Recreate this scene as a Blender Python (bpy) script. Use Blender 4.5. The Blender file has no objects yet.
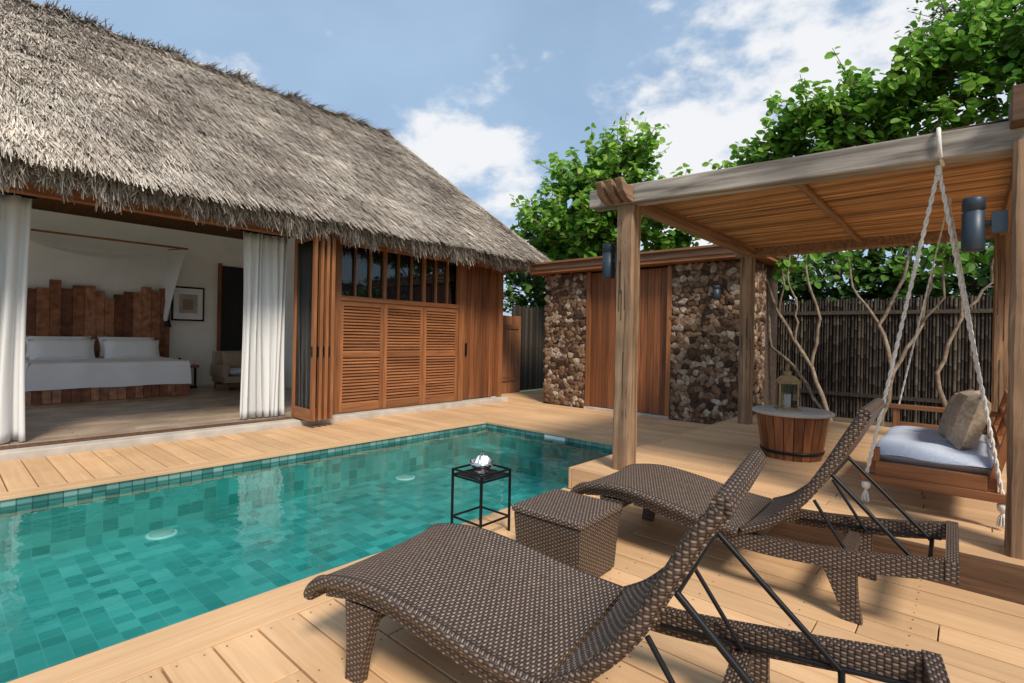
import bpy, math, random
from mathutils import Vector, Matrix
R = random.Random(7)
scene = bpy.context.scene
COL = scene.collection

# ------------------------------------------------------------------ materials
def newmat(name, rough=0.6, col=(0.5,0.5,0.5), metal=0.0, spec=0.5):
    m = bpy.data.materials.new(name); m.use_nodes = True
    nt = m.node_tree; b = nt.nodes["Principled BSDF"]
    b.inputs["Base Color"].default_value = (*col,1)
    b.inputs["Roughness"].default_value = rough
    b.inputs["Metallic"].default_value = metal
    b.inputs["Specular IOR Level"].default_value = spec
    return m, nt, b
def N(nt, t, **kw):
    n = nt.nodes.new(t)
    for k,v in kw.items(): setattr(n,k,v)
    return n
def ramp(nt, stops):
    r = N(nt,"ShaderNodeValToRGB")
    cr = r.color_ramp
    while len(cr.elements) < len(stops): cr.elements.new(0.5)
    for e,(p,c) in zip(cr.elements, stops):
        e.position = p; e.color = (*c,1)
    return r
def bump(nt, b, h, strength=0.3, dist=0.01):
    bp = N(nt,"ShaderNodeBump"); bp.inputs["Strength"].default_value=strength
    bp.inputs["Distance"].default_value=dist
    nt.links.new(h, bp.inputs["Height"]); nt.links.new(bp.outputs[0], b.inputs["Normal"])
    return bp
def rndmul(nt, colout, lo, hi):
    a = N(nt,"ShaderNodeAttribute"); a.attribute_name="rnd"
    mr = N(nt,"ShaderNodeMapRange"); mr.inputs[3].default_value=lo; mr.inputs[4].default_value=hi
    nt.links.new(a.outputs["Fac"], mr.inputs[0])
    hs = N(nt,"ShaderNodeHueSaturation")
    nt.links.new(mr.outputs[0], hs.inputs["Value"]); nt.links.new(colout, hs.inputs["Color"])
    return hs.outputs[0]
def wood(name, c1, c2, axis='y', across=30, along=1.5, rough=0.6, bs=0.25, lo=0.8, hi=1.15, spec=0.35, dirt=0.0):
    m,nt,b = newmat(name, rough, spec=spec)
    tc = N(nt,"ShaderNodeTexCoord"); mp = N(nt,"ShaderNodeMapping")
    s = [across]*3; s['xyz'.index(axis)] = along
    mp.inputs["Scale"].default_value = s
    nt.links.new(tc.outputs["Object"], mp.inputs[0])
    a = N(nt,"ShaderNodeAttribute"); a.attribute_name="rnd"
    ml = N(nt,"ShaderNodeMath",operation='MULTIPLY'); ml.inputs[1].default_value=37.0
    nt.links.new(a.outputs["Fac"], ml.inputs[0])
    ad = N(nt,"ShaderNodeVectorMath",operation='ADD')
    nt.links.new(mp.outputs[0], ad.inputs[0]); nt.links.new(ml.outputs[0], ad.inputs[1])
    no = N(nt,"ShaderNodeTexNoise"); no.inputs["Scale"].default_value=1; no.inputs["Detail"].default_value=6
    no.inputs["Roughness"].default_value=0.62; no.inputs["Distortion"].default_value=0.6
    nt.links.new(ad.outputs[0], no.inputs["Vector"])
    r = ramp(nt, [(0.3,c1),(0.7,c2)])
    nt.links.new(no.outputs["Fac"], r.inputs[0])
    out = rndmul(nt, r.outputs[0], lo, hi)
    if dirt>0:
        n2 = N(nt,"ShaderNodeTexNoise"); n2.inputs["Scale"].default_value=1.3; n2.inputs["Detail"].default_value=6
        nt.links.new(tc.outputs["Object"], n2.inputs["Vector"])
        mr = N(nt,"ShaderNodeMapRange"); mr.inputs[1].default_value=0.35; mr.inputs[2].default_value=0.65
        mr.inputs[3].default_value=1-dirt; mr.inputs[4].default_value=1.0
        nt.links.new(n2.outputs["Fac"], mr.inputs[0])
        h = N(nt,"ShaderNodeHueSaturation"); nt.links.new(mr.outputs[0], h.inputs["Value"]); nt.links.new(out,h.inputs["Color"])
        out = h.outputs[0]
    nt.links.new(out, b.inputs["Base Color"])
    bump(nt,b,no.outputs["Fac"],bs,0.006)
    return m
def noisy(name, c1, c2, scale=6, rough=0.85, bs=0.3, dist=0.01, lo=1, hi=1, detail=6):
    m,nt,b = newmat(name, rough, spec=0.25)
    tc = N(nt,"ShaderNodeTexCoord")
    no = N(nt,"ShaderNodeTexNoise"); no.inputs["Scale"].default_value=scale; no.inputs["Detail"].default_value=detail
    nt.links.new(tc.outputs["Object"], no.inputs["Vector"])
    r = ramp(nt, [(0.3,c1),(0.7,c2)]); nt.links.new(no.outputs["Fac"], r.inputs[0])
    nt.links.new(rndmul(nt, r.outputs[0], lo, hi), b.inputs["Base Color"])
    bump(nt,b,no.outputs["Fac"],bs,dist)
    return m
def rndramp(name, stops, rough=0.8, noise=0.0, nscale=20, transl=0.0, spec=0.3):
    m,nt,b = newmat(name, rough, spec=spec)
    a = N(nt,"ShaderNodeAttribute"); a.attribute_name="rnd"
    r = ramp(nt, stops); nt.links.new(a.outputs["Fac"], r.inputs[0])
    out = r.outputs[0]
    if noise>0:
        tc = N(nt,"ShaderNodeTexCoord")
        no = N(nt,"ShaderNodeTexNoise"); no.inputs["Scale"].default_value=nscale; no.inputs["Detail"].default_value=5
        nt.links.new(tc.outputs["Object"], no.inputs["Vector"])
        mr = N(nt,"ShaderNodeMapRange"); mr.inputs[1].default_value=0.3; mr.inputs[2].default_value=0.7
        mr.inputs[3].default_value=1-noise; mr.inputs[4].default_value=1+noise
        nt.links.new(no.outputs["Fac"], mr.inputs[0])
        h = N(nt,"ShaderNodeHueSaturation"); nt.links.new(mr.outputs[0], h.inputs["Value"]); nt.links.new(out,h.inputs["Color"])
        out = h.outputs[0]
        bump(nt,b,no.outputs["Fac"],0.4,0.01)
    nt.links.new(out, b.inputs["Base Color"])
    if transl>0:
        tr = N(nt,"ShaderNodeBsdfTranslucent"); nt.links.new(out, tr.inputs[0])
        mx = N(nt,"ShaderNodeMixShader"); mx.inputs[0].default_value=transl
        nt.links.new(b.outputs[0], mx.inputs[1]); nt.links.new(tr.outputs[0], mx.inputs[2])
        nt.links.new(mx.outputs[0], nt.nodes["Material Output"].inputs[0])
    return m
def brickmat(name, c1, c2, mortar, w, h, ms, rough=0.4, offset=0.5, bs=0.4, dist=0.004, bias=0.0, noise=0.2, spec=0.5, smooth=0.1):
    m,nt,b = newmat(name, rough, spec=spec)
    tc = N(nt,"ShaderNodeTexCoord")
    br = N(nt,"ShaderNodeTexBrick"); br.offset = offset
    br.inputs["Color1"].default_value=(*c1,1); br.inputs["Color2"].default_value=(*c2,1); br.inputs["Mortar"].default_value=(*mortar,1)
    br.inputs["Scale"].default_value=1; br.inputs["Mortar Size"].default_value=ms; br.inputs["Brick Width"].default_value=w
    br.inputs["Row Height"].default_value=h; br.inputs["Bias"].default_value=bias; br.inputs["Mortar Smooth"].default_value=smooth
    nt.links.new(tc.outputs["UV"], br.inputs["Vector"])
    no = N(nt,"ShaderNodeTexNoise"); no.inputs["Scale"].default_value=2.5; no.inputs["Detail"].default_value=5
    nt.links.new(tc.outputs["Object"], no.inputs["Vector"])
    mr = N(nt,"ShaderNodeMapRange"); mr.inputs[1].default_value=0.3; mr.inputs[2].default_value=0.7
    mr.inputs[3].default_value=1-noise; mr.inputs[4].default_value=1+noise
    nt.links.new(no.outputs["Fac"], mr.inputs[0])
    hs = N(nt,"ShaderNodeHueSaturation"); nt.links.new(mr.outputs[0], hs.inputs["Value"]); nt.links.new(br.outputs["Color"],hs.inputs["Color"])
    nt.links.new(hs.outputs[0], b.inputs["Base Color"])
    inv = N(nt,"ShaderNodeMath",operation='SUBTRACT'); inv.inputs[0].default_value=1
    nt.links.new(br.outputs["Fac"], inv.inputs[1])
    bump(nt,b,inv.outputs[0],bs,dist)
    return m
def weave(name, dark, mid, light, pu, pv, rough=0.38):
    # regular basket weave: strands alternate over/under; height = |sin| humps in a checker phase
    m,nt,b = newmat(name, rough, spec=0.45)
    tc = N(nt,"ShaderNodeTexCoord"); sp = N(nt,"ShaderNodeSeparateXYZ"); nt.links.new(tc.outputs["UV"], sp.inputs[0])
    def mt(op,a,c=None):
        n=N(nt,"ShaderNodeMath",operation=op)
        for i,x in enumerate((a,c)):
            if x is None: continue
            if isinstance(x,(int,float)): n.inputs[i].default_value=x
            else: nt.links.new(x,n.inputs[i])
        return n.outputs[0]
    u=mt('MULTIPLY',sp.outputs[0],math.pi/pu); v=mt('MULTIPLY',sp.outputs[1],math.pi/pv)
    su=mt('SINE',u); sv_=mt('SINE',v)
    prod=mt('MULTIPLY',su,sv_)                # checker-phase signed humps
    h=mt('ABSOLUTE',prod)
    hm=mt('POWER',h,0.55)
    sg=mt('GREATER_THAN',prod,0.0)            # over strand vs under strand
    r=ramp(nt,[(0.0,dark),(0.45,mid),(1.0,light)]); nt.links.new(hm,r.inputs[0])
    r2=ramp(nt,[(0.0,dark),(0.5,tuple(0.55*x for x in mid)),(1.0,tuple(0.85*x for x in mid))]); nt.links.new(hm,r2.inputs[0])
    mx=N(nt,"ShaderNodeMixRGB"); nt.links.new(sg,mx.inputs[0]); nt.links.new(r2.outputs[0],mx.inputs[1]); nt.links.new(r.outputs[0],mx.inputs[2])
    no = N(nt,"ShaderNodeTexNoise"); no.inputs["Scale"].default_value=45; no.inputs["Detail"].default_value=3
    nt.links.new(tc.outputs["Object"], no.inputs["Vector"])
    mr = N(nt,"ShaderNodeMapRange"); mr.inputs[1].default_value=0.3; mr.inputs[2].default_value=0.7; mr.inputs[3].default_value=0.72; mr.inputs[4].default_value=1.28
    nt.links.new(no.outputs["Fac"], mr.inputs[0])
    hs = N(nt,"ShaderNodeHueSaturation"); nt.links.new(mr.outputs[0], hs.inputs["Value"]); nt.links.new(mx.outputs[0],hs.inputs["Color"])
    nt.links.new(hs.outputs[0], b.inputs["Base Color"])
    bump(nt,b,hm,0.8,0.004)
    return m
def mosaic(name, stops, mortar, size, ms, rough=0.35, noise=0.2):
    m,nt,b = newmat(name, rough)
    tc = N(nt,"ShaderNodeTexCoord")
    sc = N(nt,"ShaderNodeVectorMath",operation='SCALE'); sc.inputs["Scale"].default_value=1.0/size
    nt.links.new(tc.outputs["UV"], sc.inputs[0])
    fl = N(nt,"ShaderNodeVectorMath",operation='FLOOR'); nt.links.new(sc.outputs[0], fl.inputs[0])
    wn = N(nt,"ShaderNodeTexWhiteNoise"); wn.noise_dimensions='2D'; nt.links.new(fl.outputs[0], wn.inputs["Vector"])
    r = ramp(nt, stops); nt.links.new(wn.outputs["Value"], r.inputs[0])
    br = N(nt,"ShaderNodeTexBrick"); br.offset=0.0; br.squash=1.0
    br.inputs["Scale"].default_value=1; br.inputs["Mortar Size"].default_value=ms; br.inputs["Brick Width"].default_value=size
    br.inputs["Row Height"].default_value=size; br.inputs["Mortar Smooth"].default_value=0.1
    nt.links.new(tc.outputs["UV"], br.inputs["Vector"])
    mx = N(nt,"ShaderNodeMixRGB"); nt.links.new(br.outputs["Fac"], mx.inputs[0]); nt.links.new(r.outputs[0], mx.inputs[1]); mx.inputs[2].default_value=(*mortar,1)
    no = N(nt,"ShaderNodeTexNoise"); no.inputs["Scale"].default_value=1.2; no.inputs["Detail"].default_value=5
    nt.links.new(tc.outputs["Object"], no.inputs["Vector"])
    mr = N(nt,"ShaderNodeMapRange"); mr.inputs[1].default_value=0.3; mr.inputs[2].default_value=0.7
    mr.inputs[3].default_value=1-noise; mr.inputs[4].default_value=1+noise
    nt.links.new(no.outputs["Fac"], mr.inputs[0])
    hs = N(nt,"ShaderNodeHueSaturation"); nt.links.new(mr.outputs[0], hs.inputs["Value"]); nt.links.new(mx.outputs[0],hs.inputs["Color"])
    nt.links.new(hs.outputs[0], b.inputs["Base Color"])
    return m

M = {}
M['deck'] = wood('deck_board_wood', (0.65,0.385,0.195),(0.79,0.505,0.275),'y',28,1.2,0.62,0.15,0.82,1.04,dirt=0.14)
M['deckx'] = wood('deck_coping_wood', (0.65,0.385,0.195),(0.79,0.505,0.275),'x',28,1.2,0.62,0.15,0.84,1.04,dirt=0.12)
M['fascia'] = wood('dark_fascia_wood',(0.07,0.035,0.018),(0.16,0.085,0.045),'y',30,2)
M['beamy'] = wood('weathered_beam_y',(0.13,0.105,0.085),(0.56,0.50,0.43),'y',14,0.9,0.85,0.9,0.9,1.1,dirt=0.4)
M['beamx'] = wood('weathered_beam_x',(0.15,0.08,0.045),(0.38,0.23,0.135),'x',22,1.0,0.85,0.6,0.9,1.1)
M['post'] = wood('weathered_post',(0.11,0.06,0.033),(0.54,0.34,0.20),'z',18,0.7,0.85,0.9,0.9,1.1,dirt=0.35)
M['ceil'] = wood('bamboo_ceiling_reed',(0.30,0.135,0.05),(0.64,0.35,0.15),'y',24,1.5,0.5,0.3,0.4,1.25)
M['teak'] = wood('teak_joinery',(0.17,0.06,0.022),(0.37,0.15,0.058),'z',26,1.4,0.5,0.2,0.75,1.2)
M['teakx'] = wood('teak_joinery_horizontal',(0.17,0.06,0.022),(0.37,0.15,0.058),'x',26,1.4,0.5,0.2,0.75,1.2)
M['teaky'] = wood('teak_joinery_y',(0.17,0.065,0.025),(0.33,0.14,0.06),'y',26,1.4,0.5,0.2,0.8,1.2)
M['door'] = wood('door_boards',(0.12,0.04,0.017),(0.36,0.135,0.05),'z',18,0.7,0.5,0.25,0.6,1.2)
M['plaster'] = noisy('wall_plaster',(0.83,0.80,0.75),(0.90,0.88,0.84),3,0.9,0.1)
M['concrete'] = noisy('concrete_plinth',(0.40,0.36,0.31),(0.55,0.50,0.44),5,0.9,0.2)
M['floor'] = brickmat('interior_floor_planks',(0.34,0.25,0.18),(0.52,0.41,0.31),(0.08,0.06,0.05),1.2,0.14,0.004,0.35,noise=0.3)
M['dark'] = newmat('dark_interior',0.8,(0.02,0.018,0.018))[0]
M['linen'] = noisy('white_linen',(0.82,0.82,0.84),(0.88,0.88,0.90),4,0.9,0.25,0.02)
M['curtain'] = rndramp('white_curtain_fabric',[(0,(0.84,0.84,0.83)),(1,(0.89,0.89,0.88))],0.9,transl=0.25)
M['bedwood'] = rndramp('rough_headboard_wood',[(0,(0.14,0.05,0.026)),(0.5,(0.28,0.11,0.055)),(1,(0.42,0.20,0.11))],0.6,0.45,9)
M['black'] = newmat('black_metal',0.4,(0.015,0.015,0.017),0.6)[0]
M['silver'] = newmat('silver_metal',0.15,(0.75,0.75,0.76),1.0)[0]
M['brass'] = noisy('aged_brass',(0.25,0.16,0.07),(0.42,0.29,0.14),20,0.4,0.1)
M['lamp'] = newmat('slate_blue_lamp',0.45,(0.035,0.05,0.07),0.3)[0]
M['tile'] = mosaic('pool_tile',[(0,(0.055,0.25,0.225)),(0.35,(0.085,0.325,0.295)),(0.75,(0.125,0.39,0.355)),(1,(0.19,0.46,0.42))],(0.20,0.42,0.39),0.12,0.0025)
M['tileband'] = mosaic('pool_edge_tile',[(0,(0.05,0.15,0.14)),(0.5,(0.11,0.24,0.22)),(1,(0.20,0.34,0.31))],(0.05,0.10,0.10),0.10,0.005)
M['white'] = newmat('white_plastic',0.4,(0.8,0.8,0.78))[0]
M['wicker'] = weave('woven_rattan',(0.018,0.012,0.009),(0.115,0.075,0.055),(0.40,0.31,0.25),0.020,0.0105)
M['wickerdk'] = weave('woven_rattan_dark',(0.014,0.010,0.008),(0.085,0.054,0.038),(0.27,0.20,0.155),0.020,0.0105)
M['cush'] = noisy('pale_cushion_fabric',(0.44,0.49,0.60),(0.54,0.59,0.70),60,0.95,0.15,0.004)
M['taupe'] = noisy('taupe_pillow_fabric',(0.24,0.185,0.13),(0.40,0.32,0.24),40,0.95,0.3,0.004)
M['rope'] = noisy('white_rope',(0.60,0.57,0.52),(0.82,0.79,0.74),90,0.9,0.5,0.004)
M['stone'] = rndramp('rubble_stone',[(0,(0.038,0.022,0.014)),(0.3,(0.11,0.06,0.034)),(0.55,(0.20,0.115,0.064)),(0.82,(0.26,0.185,0.125)),(1,(0.42,0.35,0.265))],0.75,0.5,18)
M['mortar'] = noisy('dark_mortar',(0.05,0.035,0.026),(0.12,0.085,0.065),20,0.95,0.5)
M['bamboo'] = rndramp('dark_bamboo',[(0,(0.018,0.013,0.010)),(0.6,(0.045,0.034,0.026)),(1,(0.09,0.07,0.05))],0.6,0.3,25)
M['bark'] = noisy('pale_bark',(0.15,0.11,0.075),(0.34,0.27,0.20),14,0.9,0.6)
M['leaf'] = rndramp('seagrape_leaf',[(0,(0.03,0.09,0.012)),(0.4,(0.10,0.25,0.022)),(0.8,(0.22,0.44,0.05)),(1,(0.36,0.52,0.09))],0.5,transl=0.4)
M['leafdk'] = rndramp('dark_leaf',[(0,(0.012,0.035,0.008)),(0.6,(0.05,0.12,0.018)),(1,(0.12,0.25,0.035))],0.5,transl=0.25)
M['thatch'] = rndramp('thatch_straw',[(0,(0.14,0.105,0.08)),(0.3,(0.33,0.27,0.215)),(0.7,(0.56,0.485,0.405)),(1,(0.74,0.67,0.57))],0.9,0.22,1.2)
M['thatchbase'] = noisy('thatch_underlay',(0.13,0.10,0.08),(0.30,0.25,0.20),25,0.95,0.8,0.03)
M['soil'] = noisy('ground_soil',(0.07,0.05,0.035),(0.16,0.12,0.08),3,0.95,0.6,0.03)
M['grasspl'] = noisy('ground_green',(0.04,0.06,0.02),(0.10,0.11,0.05),0.8,0.95,0.3)
def glassmat(name, tint):
    m,nt,b = newmat(name)
    nt.nodes.remove(b)
    tr = N(nt,"ShaderNodeBsdfTransparent"); tr.inputs[0].default_value=(*tint,1)
    g = N(nt,"ShaderNodeBsdfGlossy"); g.inputs["Roughness"].default_value=0.02
    f = N(nt,"ShaderNodeFresnel"); f.inputs[0].default_value=1.5
    mx = N(nt,"ShaderNodeMixShader"); nt.links.new(f.outputs[0], mx.inputs[0])
    nt.links.new(tr.outputs[0], mx.inputs[1]); nt.links.new(g.outputs[0], mx.inputs[2])
    nt.links.new(mx.outputs[0], nt.nodes["Material Output"].inputs[0])
    return m
M['glass'] = glassmat('door_glass',(0.8,0.85,0.85))
def water():
    m,nt,b = newmat('pool_water_mat'); nt.nodes.remove(b)
    tr = N(nt,"ShaderNodeBsdfTransparent"); tr.inputs[0].default_value=(0.55,0.90,0.91,1)
    g = N(nt,"ShaderNodeBsdfGlossy"); g.inputs["Roughness"].default_value=0.015
    f = N(nt,"ShaderNodeFresnel"); f.inputs[0].default_value=1.33
    tc = N(nt,"ShaderNodeTexCoord")
    no = N(nt,"ShaderNodeTexNoise"); no.inputs["Scale"].default_value=3.0; no.inputs["Detail"].default_value=3
    nt.links.new(tc.outputs["Object"], no.inputs["Vector"])
    bp = N(nt,"ShaderNodeBump"); bp.inputs["Strength"].default_value=0.20; bp.inputs["Distance"].default_value=0.05
    nt.links.new(no.outputs["Fac"], bp.inputs["Height"])
    nt.links.new(bp.outputs[0], g.inputs["Normal"]); nt.links.new(bp.outputs[0], f.inputs["Normal"])
    mx = N(nt,"ShaderNodeMixShader"); nt.links.new(f.outputs[0], mx.inputs[0])
    nt.links.new(tr.outputs[0], mx.inputs[1]); nt.links.new(g.outputs[0], mx.inputs[2])
    nt.links.new(mx.outputs[0], nt.nodes["Material Output"].inputs[0])
    return m
M['water'] = water()

# ------------------------------------------------------------------ mesh builder
class MB:
    def __init__(s): s.v=[]; s.f=[]; s.m=[]; s.r=[]; s.s=[]; s.mats=[]
    def mi(s,k):
        if k not in s.mats: s.mats.append(k)
        return s.mats.index(k)
    def add(s, vs, fs, mat, rnd=None, smooth=False):
        o=len(s.v); s.v.extend(vs); i=s.mi(mat)
        if rnd is None: rnd=R.random()
        for f in fs:
            s.f.append([o+k for k in f]); s.m.append(i); s.r.append(rnd); s.s.append(smooth)
    def box(s,x0,x1,y0,y1,z0,z1,mat,T=None,rnd=None):
        vs=[(x0,y0,z0),(x1,y0,z0),(x1,y1,z0),(x0,y1,z0),(x0,y0,z1),(x1,y0,z1),(x1,y1,z1),(x0,y1,z1)]
        if T is not None: vs=[tuple(T@Vector(v)) for v in vs]
        s.add(vs,[(0,3,2,1),(4,5,6,7),(0,1,5,4),(1,2,6,5),(2,3,7,6),(3,0,4,7)],mat,rnd)
    def beam(s,p0,p1,w,h,mat,rnd=None,up=(0,0,1)):
        p0=Vector(p0);p1=Vector(p1);d=p1-p0;L=d.length;d.normalize()
        u=Vector(up)
        if abs(d.dot(u))>0.98: u=Vector((0,1,0))
        sd=d.cross(u).normalized(); u=sd.cross(d)
        T=Matrix((( d.x,sd.x,u.x,p0.x),(d.y,sd.y,u.y,p0.y),(d.z,sd.z,u.z,p0.z),(0,0,0,1)))
        s.box(0,L,-w/2,w/2,-h/2,h/2,mat,T,rnd)
    def tube(s,pts,rad,n,mat,rnd=None,cap=True):
        pts=[Vector(p) for p in pts]
        if not isinstance(rad,(list,tuple)): rad=[rad]*len(pts)
        vs=[]; prev=None
        for i,p in enumerate(pts):
            d=(pts[min(i+1,len(pts)-1)]-pts[max(i-1,0)])
            if d.length<1e-6: d=Vector((0,0,1))
            d.normalize()
            a=prev if prev is not None else (Vector((1,0,0)) if abs(d.x)<0.8 else Vector((0,1,0)))
            a=(a-d*a.dot(d)).normalized(); prev=a; b=d.cross(a)
            for k in range(n):
                t=2*math.pi*k/n
                vs.append(tuple(p+(a*math.cos(t)+b*math.sin(t))*rad[i]))
        fs=[]
        for i in range(len(pts)-1):
            for k in range(n):
                k2=(k+1)%n
                fs.append((i*n+k,i*n+k2,(i+1)*n+k2,(i+1)*n+k))
        s.add(vs,fs,mat,rnd,True)
        if cap:
            m=len(pts)-1
            s.add(vs[:n],[tuple(reversed(range(n)))],mat,rnd); s.add(vs[m*n:],[tuple(range(n))],mat,rnd)
    def lathe(s,c,prof,n,mat,rnd=None,smooth=True):
        vs=[];fs=[]
        for (r,z) in prof:
            for k in range(n):
                t=2*math.pi*k/n; vs.append((c[0]+r*math.cos(t),c[1]+r*math.sin(t),c[2]+z))
        for i in range(len(prof)-1):
            for k in range(n):
                k2=(k+1)%n; fs.append((i*n+k,i*n+k2,(i+1)*n+k2,(i+1)*n+k))
        s.add(vs,fs,mat,rnd,smooth)
    def grid(s,fn,nu,nv,mat,rnd=None,smooth=True):
        vs=[fn(i/nu,j/nv) for j in range(nv+1) for i in range(nu+1)]
        fs=[(j*(nu+1)+i,j*(nu+1)+i+1,(j+1)*(nu+1)+i+1,(j+1)*(nu+1)+i) for j in range(nv) for i in range(nu)]
        s.add(vs,fs,mat,rnd,smooth)
    def pillow(s,c,ax,ay,az,mat,n=10,p=0.42):
        c=Vector(c);ax=Vector(ax);ay=Vector(ay);az=Vector(az)
        for sg in (1,-1):
            def fn(u,v):
                a=2*u-1;b=2*v-1
                h=(max(0,1-a**4)*max(0,1-b**4))**p
                k=1-0.07*(1-abs(a)**2)*(abs(b)**3)
                k2=1-0.07*(1-abs(b)**2)*(abs(a)**3)
                return tuple(c+ax*(a*k2)+ay*(b*k)+az*(sg*h))
            s.grid(fn,n,n,mat,0.5)
    def build(s,name,parent=None,bevel=0,loc=None,rotz=0,uv=True):
        me=bpy.data.meshes.new(name); me.from_pydata(s.v,[],s.f)
        for k in s.mats: me.materials.append(M[k])
        me.polygons.foreach_set("material_index",s.m)
        me.polygons.foreach_set("use_smooth",s.s)
        at=me.attributes.new("rnd",'FLOAT','FACE'); at.data.foreach_set("value",s.r)
        if uv:
            ul=me.uv_layers.new(name="UVMap"); buf=[0.0]*(2*len(me.loops))
            for p in me.polygons:
                n=p.normal; ax=max(range(3),key=lambda i:abs(n[i]))
                for li in p.loop_indices:
                    co=s.v[me.loops[li].vertex_index]
                    if ax==2: q=(co[0],co[1])
                    elif ax==1: q=(co[0],co[2])
                    else: q=(co[1],co[2])
                    buf[2*li]=q[0]; buf[2*li+1]=q[1]
            ul.data.foreach_set("uv",buf)
        me.update()
        o=bpy.data.objects.new(name,me); COL.objects.link(o)
        if loc: o.location=loc
        o.rotation_euler[2]=rotz
        if parent: o.parent=parent
        if bevel:
            b=o.modifiers.new("Bevel",'BEVEL'); b.width=bevel; b.segments=2; b.limit_method='ANGLE'; b.angle_limit=math.radians(40)
        return o
def empty(name):
    e=bpy.data.objects.new(name,None); COL.objects.link(e); return e

# ------------------------------------------------------------------ ground
g=MB(); g.box(-300,300,-300,300,-0.9,-0.8,'grasspl'); g.build('ground')

# ------------------------------------------------------------------ decks
PX1=6.10; PY0=2.80; PY1=5.95; WX0=-5.0
def boards(mb,x0,x1,y0,y1,z,mat='deck',w=0.195,th=0.03,joint=2.4,screws=False):
    x=x0; gap=0.010
    while x<x1-0.02:
        xe=min(x+w,x1)
        y=y0; first=True
        while y<y1-0.01:
            L=joint if not first else joint*R.uniform(0.4,1.0)
            first=False
            ye=min(y+L,y1)
            if y1-ye<0.3: ye=y1
            dz=R.uniform(-0.0014,0.0014)
            mb.box(x+gap/2,xe-gap/2,y+0.003,ye-0.003,z-th+dz,z+dz,mat)
            y=ye
        x+=w
    if screws:
        yy=y1-0.05
        while yy>-0.6:
            x=x0
            while x<x1-0.1:
                if x>-0.5:
                    for sx in (0.045,w-0.045):
                        vs=[(x+sx+0.0045*math.cos(t*math.pi/3),yy+0.0045*math.sin(t*math.pi/3),z+0.0022) for t in range(6)]
                        mb.add(vs,[(0,1,2,3,4,5)],'fascia')
                x+=w
            yy-=0.45
d=MB()
boards(d,WX0,3.965,-4,PY0-0.30,0.0,screws=True)
for k,(a,b_) in enumerate([(PY0-0.295,PY0-0.152),(PY0-0.146,PY0+0.02)]):
    x=WX0
    while x<3.96:
        xe=min(x+R.uniform(2.2,3.0),3.965); d.box(x+.002,xe-.002,a,b_,-0.03,0.0,'deckx'); x=xe
boards(d,WX0,PX1-0.02,PY1+0.15,7.5,0.0)
x=WX0
while x<PX1-0.03:
    xe=min(x+2.6,PX1-0.02); d.box(x+.002,xe-.002,PY1-0.02,PY1+0.145,-0.03,0.0,'deckx'); x=xe
d.box(PX1-0.02,PX1+0.14,2.785,7.5,-0.03,0.001,'deck')
boards(d,PX1+0.145,8.69,2.785,7.5,0.0)
boards(d,8.69,11.3,6.85,8.55,0.0)
boards(d,8.35,8.69,7.5,8.55,0.0)
d.build('pool_deck',bevel=0.003)
s=MB()
s.box(WX0,3.95,-4,PY0-0.01,-0.75,-0.036,'soil'); s.box(WX0,PX1,PY1+0.06,7.5,-0.75,-0.036,'soil')
s.box(PX1+0.06,11.3,2.5,8.55,-0.75,-0.036,'soil')
s.build('deck_base')
p=MB()
boards(p,4.0,9.25,-4,2.74,0.2,w=0.145)
p.box(3.955,3.995,-4,2.10,-0.01,0.199,'fascia'); p.box(3.955,3.995,2.10,2.74,-0.01,0.199,'deck'); p.box(3.955,9.25,2.745,2.775,0.006,0.199,'deckx')
p.build('raised_deck_platform',bevel=0.003)
s=MB(); s.box(4.0,9.2,-4,2.7,-0.75,0.165,'soil'); s.box(9.2,10.6,-6,2.64,-0.75,0.12,'soil'); s.build('garden_soil')

# ------------------------------------------------------------------ pool
pl=MB()
FZ=-0.56
pl.box(WX0,PX1+0.05,PY0-0.05,PY1+0.05,FZ-0.1,FZ,'tile')
pl.box(WX0,PX1+0.05,PY1,PY1+0.055,FZ,-0.18,'tile'); pl.box(WX0,PX1+0.05,PY0-0.055,PY0,FZ,-0.18,'tile')
pl.box(PX1,PX1+0.055,PY0,PY1,FZ,-0.18,'tile')
pl.box(WX0,PX1+0.05,PY1,PY1+0.056,-0.18,-0.032,'tileband'); pl.box(WX0,3.95,PY0-0.056,PY0,-0.18,-0.032,'tileband')
pl.box(3.95,PX1+0.05,PY0-0.02,PY0+0.0,-0.18,0.0,'tileband')
pl.box(PX1,PX1+0.056,PY0,PY1,-0.18,-0.032,'tileband')
pl.box(PX1-0.4,PX1,PY0,PY1,FZ,-0.36,'tile')
pl.box(PX1-0.014,PX1+0.0,4.35,4.72,-0.10,-0.04,'white')
for (lx,ly) in [(1.50,5.76),(1.12,3.3),(4.35,5.76),(3.4,3.3)]:
    pl.lathe((lx,ly,FZ),[(0.105,0.0),(0.105,0.015),(0.085,0.025),(0.0,0.028)],20,'concrete')
    pl.lathe((lx,ly,FZ),[(0.13,0.0),(0.13,0.012),(0.10,0.014)],20,'white')
pl.build('swimming_pool')
w=MB(); w.add([(WX0,PY0,-0.085),(PX1,PY0,-0.085),(PX1,PY1,-0.085),(WX0,PY1,-0.085)],[(0,1,2,3)],'water'); w.build('pool_water')

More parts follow.
